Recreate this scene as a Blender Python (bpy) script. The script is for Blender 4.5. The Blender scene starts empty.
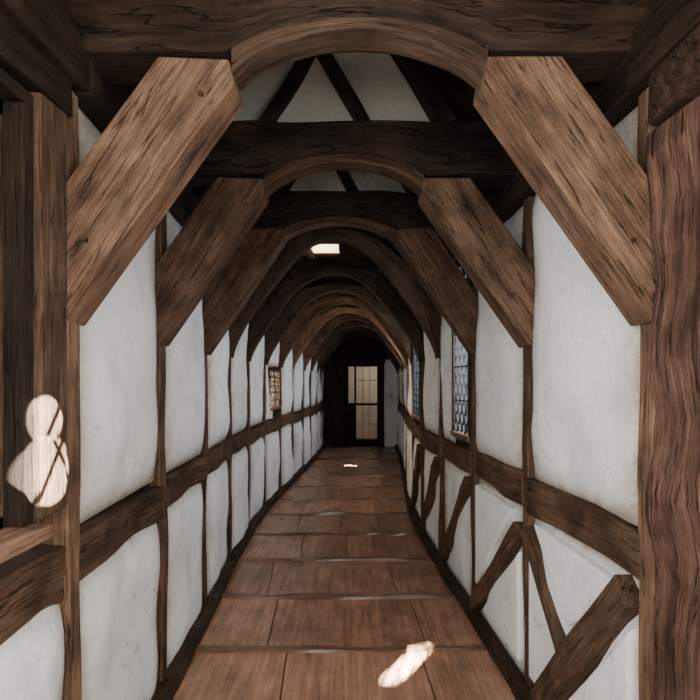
import bpy, math, random
from mathutils import Vector, noise
random.seed(7)
R=random.uniform
FD=[-1.3,-.3,.72,1.72,2.72,3.7,4.7,5.7,6.7,7.7,8.7,9.7,10.7,11.7,12.7,13.15]
CK=[(-9,.03),(1.72,.03),(2.72,-.033),(3.7,-.078),(4.7,-.14),(5.7,-.17),(6.7,-.15),(7.7,-.08),(8.7,0),(9.7,.08),(10.7,.15),(11.7,.21),(13.15,.27),(30,.27)]
def c(d):
    for (a,x),(b,y) in zip(CK,CK[1:]):
        if d<=b: return x+(y-x)*(d-a)/(b-a)
    return .27
def P(s,d,off,z): return Vector((c(d)+s*(1.0+off),d,z))

# ---------------- materials
def mat(name):
    m=bpy.data.materials.new(name); m.use_nodes=True
    nt=m.node_tree; b=nt.nodes['Principled BSDF']; return m,nt,b
def N(nt,t,**k):
    n=nt.nodes.new(t)
    for a,v in k.items(): setattr(n,a,v)
    return n
def ramp(nt,pts):
    r=N(nt,'ShaderNodeValToRGB'); e=r.color_ramp.elements
    while len(e)<len(pts): e.new(.5)
    for i,(p,col) in enumerate(pts):
        e[i].position=p; e[i].color=(*col,1) if len(col)==3 else col
    return r
def wood_mat(name,dark,light,rough=.7,bump=.8,crack=True,su=2.5,sv=60,spec=.15,dist=.008,crk=.8,con=1.0):
    m,nt,b=mat(name); L=nt.links.new
    def mul(a,bb,f=1):
        x=N(nt,'ShaderNodeMix',data_type='RGBA',blend_type='MULTIPLY'); x.inputs[0].default_value=f*con; L(a,x.inputs[6]); L(bb,x.inputs[7]); return x.outputs[2]
    uv=N(nt,'ShaderNodeUVMap'); uv.uv_map='UVMap'
    mp=N(nt,'ShaderNodeMapping'); mp.inputs['Scale'].default_value=(su,sv,1); L(uv.outputs[0],mp.inputs[0])
    n1=N(nt,'ShaderNodeTexNoise'); n1.inputs['Scale'].default_value=2.0; n1.inputs['Detail'].default_value=10; n1.inputs['Roughness'].default_value=.7; n1.inputs['Distortion'].default_value=.25
    L(mp.outputs[0],n1.inputs['Vector'])
    mp4=N(nt,'ShaderNodeMapping'); mp4.inputs['Scale'].default_value=(1.0,8,1); L(uv.outputs[0],mp4.inputs[0])
    n4=N(nt,'ShaderNodeTexNoise'); n4.inputs['Scale'].default_value=2.0; n4.inputs['Detail'].default_value=7; n4.inputs['Roughness'].default_value=.65; L(mp4.outputs[0],n4.inputs['Vector'])
    n2=N(nt,'ShaderNodeTexNoise'); n2.inputs['Scale'].default_value=4.0; n2.inputs['Detail'].default_value=7; n2.inputs['Roughness'].default_value=.65; L(uv.outputs[0],n2.inputs['Vector'])
    at=N(nt,'ShaderNodeAttribute'); at.attribute_name='tone'
    mx=N(nt,'ShaderNodeMix',data_type='RGBA'); mx.inputs[6].default_value=(*dark,1); mx.inputs[7].default_value=(*light,1); L(at.outputs['Fac'],mx.inputs[0])
    r1=ramp(nt,[(.32,(.34,.31,.29)),(.5,(.9,.9,.9)),(.70,(1.5,1.48,1.45))]); L(n1.outputs[0],r1.inputs[0])
    r4=ramp(nt,[(.34,(.45,.41,.39)),(.58,(1.14,1.14,1.14))]); L(n4.outputs[0],r4.inputs[0])
    r2=ramp(nt,[(.36,(.42,.39,.37)),(.6,(1.18,1.18,1.18))]); L(n2.outputs[0],r2.inputs[0])
    out=mul(mul(mul(mx.outputs[2],r1.outputs[0]),r4.outputs[0],.85),r2.outputs[0],.85); h=n1.outputs[0]
    if crack:
        mp3=N(nt,'ShaderNodeMapping'); mp3.inputs['Scale'].default_value=(.8,16,1); L(uv.outputs[0],mp3.inputs[0])
        n3=N(nt,'ShaderNodeTexNoise'); n3.inputs['Scale'].default_value=2.5; n3.inputs['Detail'].default_value=6; L(mp3.outputs[0],n3.inputs['Vector'])
        s=N(nt,'ShaderNodeMath',operation='SUBTRACT'); s.inputs[1].default_value=.58; L(n3.outputs[0],s.inputs[0])
        a=N(nt,'ShaderNodeMath',operation='ABSOLUTE'); L(s.outputs[0],a.inputs[0])
        r3=ramp(nt,[(0.0,(.10,.08,.07)),(.016,(1,1,1))]); L(a.outputs[0],r3.inputs[0])
        out=mul(out,r3.outputs[0],crk)
        ad=N(nt,'ShaderNodeMath',operation='ADD'); L(h,ad.inputs[0]); L(r3.outputs[0],ad.inputs[1]); h=ad.outputs[0]
    L(out,b.inputs['Base Color'])
    bp=N(nt,'ShaderNodeBump'); bp.inputs['Strength'].default_value=bump; bp.inputs['Distance'].default_value=dist; L(h,bp.inputs['Height']); L(bp.outputs[0],b.inputs['Normal'])
    b.inputs['Roughness'].default_value=rough; b.inputs['Specular IOR Level'].default_value=spec
    return m
OAK=wood_mat('aged_oak',(.012,.008,.0055),(.27,.157,.096),crk=.95)
ROUGH=wood_mat('rough_red_oak',(.018,.009,.006),(.28,.15,.10),bump=1.0,su=1.8,sv=22,dist=.03,crk=1,rough=.85)
FLOORM=wood_mat('floor_boards',(.15,.078,.048),(.50,.27,.17),rough=.33,bump=.10,crack=False,su=.8,sv=18,spec=.55,con=.65)
def plaster(name,col):
    m,nt,b=mat(name); L=nt.links.new
    g=N(nt,'ShaderNodeNewGeometry')
    n=N(nt,'ShaderNodeTexNoise'); n.inputs['Scale'].default_value=2.3; n.inputs['Detail'].default_value=7; n.inputs['Roughness'].default_value=.6; L(g.outputs['Position'],n.inputs['Vector'])
    r=ramp(nt,[(.3,tuple(x*.76 for x in col)),(.48,col),(.7,tuple(min(1,x*1.05) for x in col))]); L(n.outputs[0],r.inputs[0])
    n2=N(nt,'ShaderNodeTexNoise'); n2.inputs['Scale'].default_value=9; n2.inputs['Detail'].default_value=8; n2.inputs['Roughness'].default_value=.75; L(g.outputs['Position'],n2.inputs['Vector'])
    r2=ramp(nt,[(.31,(.62,.55,.45)),(.39,(1,1,1))]); L(n2.outputs[0],r2.inputs[0])
    m1=N(nt,'ShaderNodeMix',data_type='RGBA',blend_type='MULTIPLY'); m1.inputs[0].default_value=.9; L(r.outputs[0],m1.inputs[6]); L(r2.outputs[0],m1.inputs[7])
    n3=N(nt,'ShaderNodeTexNoise'); n3.inputs['Scale'].default_value=1.7; n3.inputs['Detail'].default_value=6; n3.inputs['Distortion'].default_value=.6; L(g.outputs['Position'],n3.inputs['Vector'])
    s=N(nt,'ShaderNodeMath',operation='SUBTRACT'); s.inputs[1].default_value=.57; L(n3.outputs[0],s.inputs[0])
    a=N(nt,'ShaderNodeMath',operation='ABSOLUTE'); L(s.outputs[0],a.inputs[0])
    r3=ramp(nt,[(0,(.5,.47,.43)),(.005,(1,1,1))]); L(a.outputs[0],r3.inputs[0])
    m2=N(nt,'ShaderNodeMix',data_type='RGBA',blend_type='MULTIPLY'); m2.inputs[0].default_value=.6; L(m1.outputs[2],m2.inputs[6]); L(r3.outputs[0],m2.inputs[7])
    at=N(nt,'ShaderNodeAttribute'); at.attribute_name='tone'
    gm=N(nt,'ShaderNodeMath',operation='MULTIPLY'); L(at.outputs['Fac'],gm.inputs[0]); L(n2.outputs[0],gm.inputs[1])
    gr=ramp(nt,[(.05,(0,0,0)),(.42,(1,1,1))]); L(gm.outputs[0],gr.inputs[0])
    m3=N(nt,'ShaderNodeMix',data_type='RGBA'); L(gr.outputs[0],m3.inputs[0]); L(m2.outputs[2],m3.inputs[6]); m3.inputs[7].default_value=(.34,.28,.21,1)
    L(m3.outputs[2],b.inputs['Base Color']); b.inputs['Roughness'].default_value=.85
    ad=N(nt,'ShaderNodeMath',operation='MULTIPLY_ADD'); ad.inputs[1].default_value=3; L(n.outputs[0],ad.inputs[0]); L(n2.outputs[0],ad.inputs[2])
    bp=N(nt,'ShaderNodeBump'); bp.inputs['Strength'].default_value=.6; bp.inputs['Distance'].default_value=.024; L(ad.outputs[0],bp.inputs['Height']); L(bp.outputs[0],b.inputs['Normal'])
    return m
PLAS=plaster('limewash_plaster',(.86,.85,.82))
PLASC=plaster('cream_plaster',(.48,.455,.39))
PLAST=plaster('tan_plaster',(.52,.45,.36))
LEAD,nt,b=mat('lead_came'); b.inputs['Base Color'].default_value=(.03,.03,.035,1); b.inputs['Metallic'].default_value=.6; b.inputs['Roughness'].default_value=.6
IRON,nt,b=mat('black_iron'); b.inputs['Base Color'].default_value=(.015,.015,.015,1); b.inputs['Metallic'].default_value=.8; b.inputs['Roughness'].default_value=.5
GLASS=bpy.data.materials.new('old_window_glass'); GLASS.use_nodes=True; nt=GLASS.node_tree; nt.nodes.clear()
o=N(nt,'ShaderNodeOutputMaterial'); t=N(nt,'ShaderNodeBsdfTransparent'); t.inputs[0].default_value=(.8,.84,.88,1)
gl=N(nt,'ShaderNodeBsdfGlossy'); gl.inputs['Roughness'].default_value=.12; gl.inputs[0].default_value=(.6,.65,.7,1)
mx=N(nt,'ShaderNodeMixShader'); mx.inputs[0].default_value=.05
nt.links.new(t.outputs[0],mx.inputs[1]); nt.links.new(gl.outputs[0],mx.inputs[2]); nt.links.new(mx.outputs[0],o.inputs[0])
FROST=bpy.data.materials.new('frosted_skylight_glass'); FROST.use_nodes=True; nt=FROST.node_tree; nt.nodes.clear()
o=N(nt,'ShaderNodeOutputMaterial'); t=N(nt,'ShaderNodeBsdfTranslucent'); t.inputs[0].default_value=(.95,.87,.68,1); nt.links.new(t.outputs[0],o.inputs[0])

# ---------------- mesh builder
class MB:
    def __init__(s): s.v=[];s.f=[];s.uv=[];s.t=[];s.m=[];s.sm=[]
    def face(s,idx,uvs,tone,mi=0,smooth=False):
        s.f.append(idx);s.uv.append(uvs);s.t.append(tone);s.m.append(mi);s.sm.append(smooth)
    def auto(s,idx,g,tone,off,mi=0):
        p=[s.v[i] for i in idx]
        n=(p[1]-p[0]).cross(p[2]-p[0])
        if n.length<1e-9: n=Vector((0,0,1))
        n.normalize()
        if abs(n.dot(g))>.8:
            a=g.orthogonal().normalized(); bb=n.cross(a); a=a*6
        else:
            bb=n.cross(g).normalized(); a=g
        s.face(idx,[(q.dot(a)+off[0],q.dot(bb)+off[1]) for q in p],tone,mi)
    def beam(s,p0,p1,w,h,tone=.3,seg=1,wob=0,up=(0,0,1),mi=0,fq=2.5):
        p0=Vector(p0);p1=Vector(p1);L=(p1-p0).length;g=(p1-p0).normalized();up=Vector(up)
        if abs(g.dot(up))>.95: up=Vector((0,1,0))
        sd=g.cross(up).normalized();u=sd.cross(g).normalized()
        off=(R(0,50),R(0,50));b0=len(s.v);ph=R(0,99)
        for i in range(seg+1):
            f=i/seg;q=p0.lerp(p1,f)
            for k,(a,bb) in enumerate(((-1,-1),(1,-1),(1,1),(-1,1))):
                j=Vector((0,0,0))
                if wob:
                    x=f*L
                    j=sd*noise.noise(Vector((x*fq,k*.6,ph)))*wob+u*noise.noise(Vector((x*fq,k*.6,ph+40)))*wob
                s.v.append(q+sd*a*w/2+u*bb*h/2+j)
        vs=[0,w,w+h,2*w+h,2*w+2*h]
        for i in range(seg):
            r=b0+i*4; u0=L*i/seg+off[0]; u1=L*(i+1)/seg+off[0]
            for k in range(4):
                a0=vs[k]+off[1];a1=vs[k+1]+off[1]
                s.face([r+k,r+(k+1)%4,r+4+(k+1)%4,r+4+k],[(u0,a0),(u0,a1),(u1,a1),(u1,a0)],tone,mi)
        s.auto([b0+3,b0+2,b0+1,b0],g,tone,off,mi)
        e=b0+seg*4; s.auto([e,e+1,e+2,e+3],g,tone,off,mi)
    def box(s,a,b,tone=.3,g=None,mi=0,seg=1,wob=0):
        a=Vector(a);b=Vector(b);d=b-a
        ax=max(range(3),key=lambda i:abs(d[i])) if g is None else g
        m=(a+b)/2;e=Vector((0,0,0));e[ax]=abs(d[ax])/2
        if ax==2: s.beam(m-e,m+e,abs(d[0]),abs(d[1]),tone,seg,wob,up=(0,1,0),mi=mi)
        elif ax==1: s.beam(m-e,m+e,abs(d[0]),abs(d[2]),tone,seg,wob,mi=mi)
        else: s.beam(m-e,m+e,abs(d[1]),abs(d[2]),tone,seg,wob,mi=mi)
    def prism(s,poly,y0,y1,g,tone,mi=0,frame=None):
        fr=frame or (lambda a,b,t:Vector((a,t,b)))
        b0=len(s.v);n=len(poly);off=(R(0,50),R(0,50));g=Vector(g).normalized()
        for t in (y0,y1):
            for a,b in poly: s.v.append(fr(a,b,t))
        s.auto([b0+i for i in range(n)],g,tone,off,mi); s.auto([b0+n+i for i in reversed(range(n))],g,tone,off,mi)
        for i in range(n):
            j=(i+1)%n; s.auto([b0+j,b0+i,b0+n+i,b0+n+j],g,tone,off,mi)
    def strip(s,inn,out,y0,y1,tone,mi=0):
        off=(R(0,50),R(0,50));b0=len(s.v);n=len(inn);u=0;us=[]
        for i in range(n):
            if i: u+=(Vector(inn[i])-Vector(inn[i-1])).length
            us.append(u+off[0])
            for (p,y) in ((inn[i],y0),(out[i],y0),(out[i],y1),(inn[i],y1)): s.v.append(Vector((p[0],y,p[1])))
        vs=[0,.1,.25,.4,.55]
        for i in range(n-1):
            r=b0+i*4
            for k in range(4):
                k2=(k+1)%4
                s.face([r+k,r+4+k,r+4+k2,r+k2],[(us[i],vs[k]+off[1]),(us[i+1],vs[k]+off[1]),(us[i+1],vs[k+1]+off[1]),(us[i],vs[k+1]+off[1])],tone,mi)
        for e in (b0,b0+(n-1)*4): s.face([e,e+1,e+2,e+3],[(0,0),(0,.1),(.1,.1),(.1,0)],tone,mi)
    def make(s,name,mats,bevel=0,parent=None):
        me=bpy.data.meshes.new(name); me.from_pydata([tuple(v) for v in s.v],[],s.f)
        me.uv_layers.new(name='UVMap'); me.attributes.new('tone','FLOAT','CORNER')
        fu=[];ft=[]
        for f,u,t in zip(s.f,s.uv,s.t):
            for i,q in enumerate(u):
                fu+= [q[0],q[1]]; ft.append(t[i] if isinstance(t,list) else t)
        me.uv_layers['UVMap'].data.foreach_set('uv',fu)
        me.attributes['tone'].data.foreach_set('value',ft)
        me.polygons.foreach_set('material_index',s.m); me.polygons.foreach_set('use_smooth',s.sm)
        for m in mats: me.materials.append(m)
        me.update()
        ob=bpy.data.objects.new(name,me); bpy.context.collection.objects.link(ob)
        if bevel:
            md=ob.modifiers.new('bevel','BEVEL'); md.width=bevel; md.segments=2; md.limit_method='ANGLE'; md.angle_limit=math.radians(40)
        return ob
def panel(mb,s,d0,d1,z0,z1,bulge,mi=0,n=18):
    b0=len(mb.v);ph=R(0,99);ef=noise.noise;gv=[]
    for j in range(n+1):
        for i in range(n+1):
            u=i/n;v=j/n
            u=.5-.5*math.cos(math.pi*u); v=.5-.5*math.cos(math.pi*v)
            z=z0+(z1-z0)*v
            a=d0+.022*ef(Vector((z*3,ph,1))); b=d1-.022*ef(Vector((z*3,ph,7)))
            d=a+(b-a)*u
            pil=(1-abs(2*u-1)**9)*(1-abs(2*v-1)**11)
            nz=ef(Vector((d*2.2,z*2.0,ph)))*.045+ef(Vector((d*6,z*6,ph)))*.011
            mb.v.append(P(s,d,.02-(bulge+.02)*pil-nz*pil,z))
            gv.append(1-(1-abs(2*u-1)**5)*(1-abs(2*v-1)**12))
    for j in range(n):
        for i in range(n):
            q=j*(n+1)+i
            q=[q,q+1,q+n+2,q+n+1]
            if s>0: q=q[::-1]
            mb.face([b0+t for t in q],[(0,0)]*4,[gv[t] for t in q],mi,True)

WINS=[(-1,.80,1.46,1.25,2.5),(-1,-.2,.64,1.25,2.5),(1,-.2,.64,1.25,2.5),(1,3.80,4.22,1.27,2.62),(1,5.79,6.6,1.27,2.6),(1,7.79,8.6,1.27,2.55),(1,9.79,10.6,1.27,2.55),(-1,6.95,7.6,1.33,1.86)]
RZ0,RZ1=.98,1.17
for s,nm in ((-1,'left'),(1,'right')):
    w=MB()
    for k in range(len(FD)-1):
        a,b=FD[k],FD[k+1]
        win=[x for x in WINS if x[0]==s and a-.01<=x[1]<b]
        e=.032
        def back(d0,d1,z0,z1):
            w.prism([(d0,z0),(d1,z0),(d1,z1),(d0,z1)],.10,.16,(0,1,0),0,0,frame=lambda p,q,t:P(s,p,t,q))
        flatb=(s>0 and .7<a<1)
        if not win:
            back(a,b,0,2.85)
            panel(w,s,a+e,b-e,RZ1-.01,2.70,-.01 if flatb else R(.018,.036))
        else:
            x=win[0]
            back(a,b,0,x[3]-.02); back(a,b,x[4]+.02,2.85)
            if x[1]-a>.2: back(a,x[1]-.04,x[3]-.02,x[4]+.02); panel(w,s,a+e,x[1]-.06,RZ1-.01,x[4]+.1,.02)
            else: back(a,x[1]-.04,x[3]-.02,x[4]+.02)
            if b-x[2]>.27 and a>.8: panel(w,s,x[2]+.06,b-e,RZ1-.01,2.70,.025)
            back(x[2]+.04,b,x[3]-.02,x[4]+.02)
            if 2.7-x[4]>.2: panel(w,s,a+e,b-e,x[4]+.06,2.70,.015)
        low=R(.018,.036)
        if s>0 and 1.7<a<6: low=-.005
        if flatb: low=-.02
        panel(w,s,a+e,b-e,.0,RZ0+.01,low)
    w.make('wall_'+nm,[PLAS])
    t=MB()
    for k in range(len(FD)-1):
        a,b=FD[k],FD[k+1]
        jz=R(-.02,.02)
        if s>0 and .7<a<1: continue
        t.beam(P(s,a+.035,.045,1.075+jz+R(-.01,.01)),P(s,b-.045,.045,1.075+jz+R(-.02,.02)),.13,.18,R(.3,.5),8,.03)
    t.make('rail_'+nm,[OAK],.008)
    t=MB()
    for k in range(len(FD)-1):
        a,b=FD[k],FD[k+1]
        t.beam(P(s,a,.03,2.77),P(s,b,.03,2.77),.22,.19,.08,5,.02)
    t.make('wall_plate_'+nm,[OAK],.01)
    t=MB()
    for k in range(len(FD)-1):
        a,b=FD[k],FD[k+1]
        hh=.08 if s<0 else .06
        t.beam(P(s,a,-.05,hh/2),P(s,b,-.05,hh/2),.08,hh,R(.15,.3),5,.015)
    t.make('baseboard_'+nm,[OAK],.006)

# ---------------- windows
for wi,(s,d0,d1,z0,z1) in enumerate(WINS):
    m=MB(); F=.04; X=.055 if d1<1.5 else -.004
    fr=lambda d,z,t: P(s,d,t,z)
    def rect(a,b,c0,c1,t0,t1,g,tone,mi=0): m.prism([(a,c0),(b,c0),(b,c1),(a,c1)],t0,t1,g,tone,mi,frame=fr)
    tn=.05 if wi==0 else .08
    rect(d0-F,d0,z0-F,z1+F,-.02,.12,(0,0,1),tn); rect(d1,d1+F,z0-F,z1+F,-.02,.12,(0,0,1),tn)
    rect(d0,d1,z1,z1+F,-.02,.12,(0,1,0),tn); rect(d0,d1,z0-F,z0,-.02,.12,(0,1,0),tn)
    rect(d0-F,d1+F,z0-.03,z0+.008,-.08 if d1<1.5 else -.035,.04,(0,1,0),1)
    if wi==0:
        rect(d1-.03,d1,z0,z1,X-.012,X+.03,(0,0,1),.3); rect(d0,d1,z0,z0+.04,X-.012,X+.03,(0,1,0),.3); rect(d0,d1,z1-.04,z1,X-.012,X+.03,(0,1,0),.3)
    nm=max(1,round((d1-d0)/.38))
    if wi==0: nm=1
    for i in range(1,nm):
        x=d0+(d1-d0)*i/nm; rect(x-.015,x+.015,z0,z1,-.015,.09,(0,0,1),tn)
    for i in range(nm):
        a=d0+(d1-d0)*i/nm+.015;b=d0+(d1-d0)*(i+1)/nm-.015
        for j in range(1,5):
            z=z0+(z1-z0)*j/5; m.beam(fr(a,z,X-.008),fr(b,z,X-.008),.008,.010,0,mi=2)
        sp=.11; sl=1.35; lw=.007 if wi in (0,2) else .015
        for sg in (1,-1):
            kk=-20
            while kk<40:
                k0=kk*sp*1.4
                xa=-k0/(sg*sl)+a; xb=(z1-z0-k0)/(sg*sl)+a
                lo=max(a,min(xa,xb)); hi=min(b,max(xa,xb))
                if hi-lo>.01:
                    m.beam(fr(lo,z0+k0+sg*sl*(lo-a),X),fr(hi,z0+k0+sg*sl*(hi-a),X),lw,.006,0,mi=1)
                kk+=1
    rect(d0,d1,z0,z1,X+.004,X+.007,(0,0,1),0,3)
    m.make('window_%d'%(wi+1),[OAK,LEAD,IRON,GLASS])

# ---------------- timber arch frames
BR=[(-1.015,1.90),(-.975,1.885),(-.415,2.725),(-.425,2.81),(-.665,2.815),(-1.012,2.31)]
for k,d in enumerate(FD[:-1]):
    m=MB(); cx=c(d); i=k-2
    y0,y1=d-.055,d+.075
    front=(1<=i<=3)
    for s in (-1,1):
        tn=.7 if i==1 else R(.3,.5)
        m.beam((cx+s*(1.05+R(-.01,.01)),d-.005,-.02),(cx+s*1.05,d-.005,2.72),.135,.085,tn,16,.022,up=(0,1,0),fq=1.8)
    if i<1:
        m.box((cx-1.2,d-.1,2.86),(cx+1.2,d+.1,3.09),.2,seg=8,wob=.02)
        m.make('timber_arch_frame',[OAK],.008); continue
    if front:
        tb={1:.60,2:.42,3:.36}[i]; kz={1:.945,2:.96,3:.99}[i]
        for s in (-1,1):
            dz=R(-.010,.010)
            poly=[(cx+(-s)*x+R(-.006,.006),1.885+(z-1.885)*kz+dz+R(-.006,.006)) for x,z in BR]
            m.prism(poly,y0-.02+R(-.01,.01),y1,(-s*.55,0,.83),tb*R(.9,1.1))
        n=16
        inn=[];out=[]
        for q in range(n+1):
            x=-.425+.85*q/n; f=max(0,1-(x/.425)**2)
            inn.append((cx+x,2.705+.15*f**.8+.006*noise.noise(Vector((x*6,d,3))))); out.append((cx+x,2.79+.11*f**.8))
        m.strip(inn,out,y0-.01,y1-.02,.26)
        inn=[];out=[]
        for q in range(33):
            x=-1.2+2.4*q/32; z=2.80+.012*noise.noise(Vector((x*4,d,9)))
            if abs(x)<.42: z=2.80+.11*(1-(x/.42)**2)**.8
            inn.append((cx+x,z)); out.append((cx+x,3.085+.025*noise.noise(Vector((x*3,d,0)))))
        m.strip(inn,out,y0+.015,y1+.07,.07 if i>1 else .10)
        for s in (-1,1):
            for (px,pz) in ((-.9,2.15),(-.52,2.63)):
                m.beam((cx+s*px,y0-.033,pz),(cx+s*px,y0,pz),.016,.016,.25)
    else:
        tb={4:.20,5:.13,6:.20,7:.35,8:.8,9:.6}.get(i,.3)  # tone per arch: warm sunlight on the far ones is put into their colour
        pk={4:3.03,5:2.92}.get(i,2.90)
        inn=[];out=[];n=30
        jx=R(-.015,.015)
        for q in range(n+1):
            th=math.pi*q/n
            ex,ez=-.96*math.cos(th),1.92+(pk-1.92)*math.sin(th)
            ax=abs(ex)
            if ax>.42: lz=1.92+(.96-ax)/(.54)*.80
            else: lz=2.72+(pk-2.72)*(1-(ax/.42)**2)
            z=.3*ez+.7*lz+.02*noise.noise(Vector((ex*3,d,2)))
            inn.append((cx+ex+jx,z))
            nx,nzv=ex*.9,(z-1.7)
            l=math.hypot(nx,nzv); wd=.10+.13*math.sin(th*2)**2
            ox=cx+ex+nx/l*wd; oz=z+nzv/l*wd
            ox=max(cx-1.06,min(cx+1.06,ox))
            out.append((ox,oz))
        m.strip(inn,out,y0,y1,tb)
        zt=pk+.04 if i==4 else pk+.06
        m.box((cx-1.2,d,zt),(cx+1.2,d+.12,zt+.12),.1,seg=8,wob=.015)
    m.make('timber_arch_frame',[OAK],.007)

# ---------------- gables with struts
for d in (2.72,3.7):
    cx=c(d); m=MB()
    m.prism([(cx-.98,3.07),(cx+.56,3.07),(cx+.30,3.55),(cx-.46,3.55)],d+.05,d+.09,(1,0,0),0,1)
    m.beam((cx-.15,d+.02,3.56),(cx-.44,d+.02,3.07),.07,.07,.10,5,.02,up=(0,1,0))
    m.beam((cx-.15,d+.02,3.56),(cx+.13,d+.02,3.07),.07,.07,.10,5,.02,up=(0,1,0))
    m.beam((cx+.26,d,3.56),(cx+.57,d,3.07),.09,.10,.10,5,.02,up=(0,1,0))
    m.beam((cx-.50,d,3.56),(cx-1.05,d,3.04),.09,.10,.10,5,.02,up=(0,1,0))
    m.make('gable_truss',[OAK,PLASC],.004)

# ---------------- ceiling / roof
m=MB()
SK=(6.90,7.50,-.58,-.16)
for k in range(len(FD)-1):
    a,b=FD[k],FD[k+1]
    ca,cb=c(a),c(b)
    for s in (-1,1):
        fr=lambda u,v,t: Vector((c(u)+s*(1.22-.77*v),u,2.84+.76*v+t))
        m.prism([(a,0),(b,0),(b,1),(a,1)],0,.04,(0,1,0),.12,frame=fr)
        for q in range(3):
            u=a+(b-a)*(q+.5)/3
            m.beam(fr(u,.02,-.03),fr(u,1,-.03),.07,.07,.15,3,.01)
    def flat(x0,x1,u0,u1): m.prism([(x0,u0),(x1,u0),(x1,u1),(x0,u1)],3.60,3.64,(0,1,0),.10,frame=lambda p,q,t:Vector((p,q,t)))
    if a<7<b:
        flat(-.72,.55,a,SK[0]); flat(-.72,.55,SK[1],b); flat(-.72,SK[2],SK[0],SK[1]); flat(SK[3],.55,SK[0],SK[1])
    else: flat(min(ca,cb)-.5,max(ca,cb)+.5,a,b)
m.make('ceiling',[OAK])
m=MB()
m.box((SK[2]-.03,SK[0]-.03,3.63),(SK[3]+.03,SK[1]+.03,3.645),0,mi=1)
m.box((SK[2]-.04,SK[0]-.04,3.595),(SK[3]+.04,SK[0],3.66),.3); m.box((SK[2]-.04,SK[1],3.595),(SK[3]+.04,SK[1]+.04,3.66),.3)
m.box((SK[2]-.04,SK[0],3.595),(SK[2],SK[1],3.66),.3); m.box((SK[3],SK[0],3.595),(SK[3]+.04,SK[1],3.66),.3)
m.make('skylight',[OAK,FROST])

# ---------------- floor
m=MB()
BD=[-1.3,-.4,.5,1.45,2.3,3.14,3.93,4.75,5.55,6.4,7.2,8.1,9.0,10.0,11.0,12.0,13.15]
def fz(x,d): return .016*noise.noise(Vector((x*1.5,d*.9,3)))-.006
for k in range(len(BD)-1):
    a,b=BD[k],BD[k+1]
    cuts=[-1.05]+sorted([-.45+R(-.12,.12),R(-.05,.12)+.0,.5+R(-.1,.15)])+[1.05]
    if R(0,1)<.35: cuts.pop(2)
    for x0,x1 in zip(cuts,cuts[1:]):
        off=(R(0,30),R(0,30)); tn=R(.55,1); b0=len(m.v); nn=5
        for j in range(nn+1):
            d=a+.003+(b-a-.006)*j/nn
            for i in range(3):
                x=x0+.0035+(x1-x0-.007)*i/2
                m.v.append(Vector((c(d)+x,d,fz(x,d)+.004*(1 if j in(0,nn) else 0))))
        for j in range(nn):
            for i in range(2):
                q=b0+j*3+i; ids=[q,q+1,q+4,q+3]
                m.face(ids,[(m.v[t].y+off[0],m.v[t].x+off[1]) for t in ids],tn,0,True)
    m.prism([(-1.3,a),(1.5,a),(1.5,b),(-1.3,b)],-.08,-.03,(0,1,0),.0,frame=lambda p,q,t:Vector((p,q,t)))
for d in BD[1:-1]:
    m.beam((c(d)-1.0,d,.003),(c(d)+1.0,d+R(-.02,.02),.003),.045,.028,.15,20,.026)
m.make('floor',[FLOORM])

# ---------------- right lower wall diagonal struts
m=MB()
def strut(p,q,w,t=.35,seg=8):
    m.beam(P(1,p[0],.0,p[1]),P(1,q[0],.0,q[1]),w,.11,t,seg,.03,up=(1,0,0))
strut((1.80,.94),(2.52,.05),.13,.4)
strut((2.68,.90),(2.22,.42),.06,.35)
strut((2.77,.88),(3.64,.05),.09,.4)
strut((3.75,.95),(4.6,.08),.09,.4)
strut((4.75,.95),(5.6,.08),.09,.4)
strut((5.75,.95),(6.6,.08),.09,.4)
m.make('diagonal_strut',[OAK],.008)
m=MB()
def blk(pts,t0,t1,mi=0): m.prism(pts,t0,t1,(0,1,0),0,mi,frame=lambda d,z,t:P(1,d,t,z))
blk([(1.90,.93),(2.62,.95),(2.26,.58),(2.14,.66)],-.022,.04)
blk([(2.34,.42),(2.66,.76),(2.66,.12),(2.54,.12)],-.026,.04)
blk([(2.80,.12),(2.80,.74),(3.45,.12)],-.026,.04)
blk([(2.90,.95),(3.62,.95),(3.62,.22)],-.024,.04)
blk([(1.80,.12),(1.80,.80),(2.36,.12)],-.022,.04)
m.make('plaster_infill',[PLAS],.016)

# ---------------- rough post + jowl at near right
m=MB()
m.beam((1.115,1.50,-.02),(1.115,1.50,2.50),.27,.27,.6,30,.04,up=(0,1,0),fq=4)
m.make('rough_oak_post',[ROUGH],.014)
m=MB()
m.beam((.96,1.50,2.60),(1.6,1.50,2.62),.26,.17,.2,8,.05)
m.make('oak_jowl_beam',[ROUGH],.014)
m=MB()
m.beam((-.995,1.575,1.27),(-.995,1.575,2.62),.13,.14,.36,10,.004,up=(0,1,0))
m.box((-1.06,-1.3,2.56),(-.92,1.66,2.68),.04,seg=10,wob=.02)
m.make('window_jamb_post',[OAK],.006)

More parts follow.
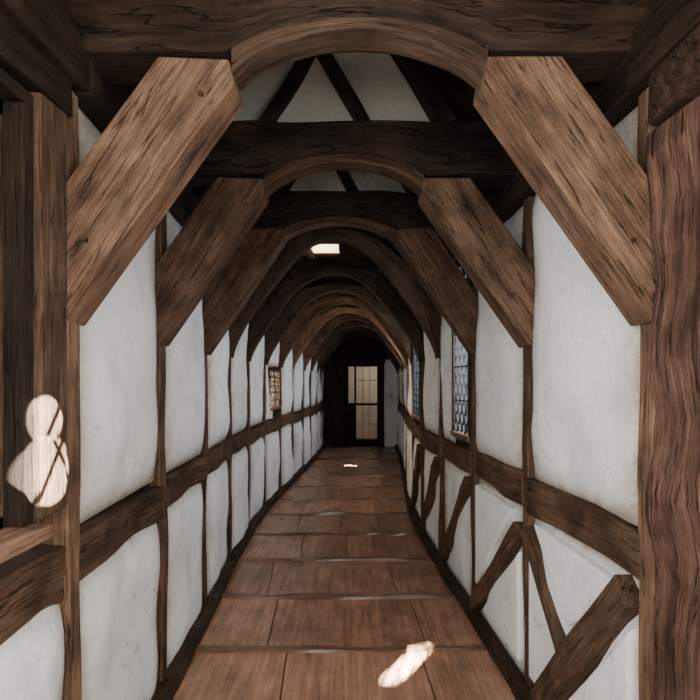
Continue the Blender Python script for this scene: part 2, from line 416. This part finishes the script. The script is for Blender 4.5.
# ---------------- end wall and doorway
E=13.15
m=MB()
dx0,dx1=-.16,.80
m.box((-1.0,E,0),(dx0-.12,E+.12,3.6),.12,g=2); m.box((dx1+.1,E,0),(1.5,E+.12,3.6),0,g=2,mi=1)
m.box((-1.0,E,2.30),(1.5,E+.12,3.6),.10,g=0)
m.make('wall_back',[OAK,PLAS])
m=MB()
m.box((dx0-.12,E-.06,0),(dx0,E+.14,2.24),.12,seg=6,wob=.01); m.box((dx1,E-.06,0),(dx1+.1,E+.14,2.24),.14,seg=6,wob=.01)
m.box((dx0-.14,E-.07,2.2),(dx1+.12,E+.14,2.42),.1,seg=6,wob=.01)
def bar(x0,z0,x1,z1,w=.035,y=E+.02,t=.06): m.beam((x0,y,z0),(x1,y,z1),w,.03,t,up=(0,1,0))
bar(dx0+.06,.02,dx0+.06,2.2,.12);bar(dx1-.04,.02,dx1-.04,2.2,.09);bar(dx0,2.16,dx1,2.16,.1);bar(dx0,.10,dx1,.10,.2);bar(dx0,1.12,dx1,1.12,.06)
bar(dx0+.30,.06,dx0+.30,2.16,.05)
m.box((dx0+.1,E,.1),(dx0+.30,E+.03,1.1),.05)
for i in range(2): 
    x=dx0+.50+i*.18; bar(x,.06,x,2.16,.012)
for z in (1.75,.6): bar(dx0+.30,z,dx1,z,.012)
m.make('door_1',[OAK],.004)
m=MB()
m.box((-.9,15.2,0),(1.6,15.3,2.8),0,g=0); m.box((-1.0,E+.12,0),(-.9,15.3,2.8),0,g=1); m.box((1.5,E+.12,0),(1.6,15.3,2.8),0,g=1); 
m.make('wall_far_room',[PLAST])
m=MB(); m.box((-1,E+.0,-.06),(1.6,15.3,-.005),.5,g=1); m.make('floor_far_room',[FLOORM])
m=MB(); m.box((-1,E+.12,2.7),(1.6,15.3,2.8),.2,g=1); m.make('ceiling_far_room',[OAK])

# ---------------- lights
def area(loc,dirv,sx,sy,e,col=(1,1,1)):
    l=bpy.data.lights.new('daylight_or_fill','AREA'); l.shape='RECTANGLE'; l.size=sx;l.size_y=sy;l.energy=e;l.color=col
    o=bpy.data.objects.new('daylight_or_fill_lamp',l); o.location=loc; o.rotation_euler=Vector(dirv).to_track_quat('-Z','Y').to_euler(); bpy.context.collection.objects.link(o); return o
def spot(loc,tgt,ang,e,col=(1,.93,.80),name='sun_beam',soft=.01,blend=.05):
    l=bpy.data.lights.new(name,'SPOT'); l.spot_size=math.radians(ang); l.energy=e; l.color=col; l.spot_blend=blend; l.shadow_soft_size=soft
    o=bpy.data.objects.new(name,l); o.location=loc; o.rotation_euler=(Vector(tgt)-Vector(loc)).to_track_quat('-Z','Y').to_euler(); bpy.context.collection.objects.link(o)
WL=(1,.965,.91)
area((0,-1.2,2.0),(0,1,-.05),1.9,1.9,105,WL)  # added frontal fill behind the camera, not daylight from a window
area(P(-1,1.0,.11,1.9),(1,-.25,-.1),.42,1.1,45,WL)
area(P(-1,.22,.11,1.95),(1,.15,-.1),.7,1.1,125,WL)
area(P(1,.22,.11,1.95),(-1,.15,-.1),.7,1.1,120,WL)
for s,d0,d1,z0,z1 in WINS[3:7]:
    dm=(d0+d1)/2
    area(P(s,dm,.11,(z0+z1)/2),(-s*.9,.3,-.1),min(.4,d1-d0-.04),1.1,40,(.99,.98,.98))
area(P(-1,7.25,.2,1.55),(.9,.35,.35),.5,.45,70,(1,.68,.38))  # added warm lamp outside the window, stands in for bounced sunlight
area((-.37,7.2,4.1),(0,0,-1),.5,.7,45,(1,.93,.78))
D=Vector((1.33,1.85,-1.8)).normalized()
for q in range(9):
    f=q/8
    T=Vector((.25+.20*f,2.86+.29*f,0)); spot(T-D*7,T,.74,110000,soft=.02)
D=Vector((-1.05,.15,-1.8)).normalized()
T=Vector((.02,10.2,0)); spot(T-D*5,T,2.6,120000)
pl=bpy.data.lights.new('room_fill_light','POINT'); pl.energy=38; pl.color=(1,.92,.80); pl.shadow_soft_size=.1  # added point light that brightens the room beyond, no fixture there
o=bpy.data.objects.new('room_fill_light',pl); o.location=(1.2,13.9,2.4); bpy.context.collection.objects.link(o)
# low sun through the leaded window behind on the right, landing on the left jamb
for T,a in ((Vector((-.93,1.545,1.41)),2.6),(Vector((-.93,1.535,1.57)),1.7)):
    spot(T+Vector((1.99,-1.15,.5))*2.0,T,a,90000,soft=.006)
W=bpy.data.worlds.new('sky'); bpy.context.scene.world=W; W.use_nodes=True
bg=W.node_tree.nodes['Background']; bg.inputs[0].default_value=(.6,.72,.9,1); bg.inputs[1].default_value=.07

cam=bpy.data.cameras.new('camera'); co=bpy.data.objects.new('camera',cam); bpy.context.collection.objects.link(co)
co.location=(0,0,1.68); co.rotation_euler=(math.radians(90),0,0); cam.lens=36*500/700; cam.sensor_width=36; cam.shift_y=33/700; cam.clip_start=.02
bpy.context.scene.camera=co
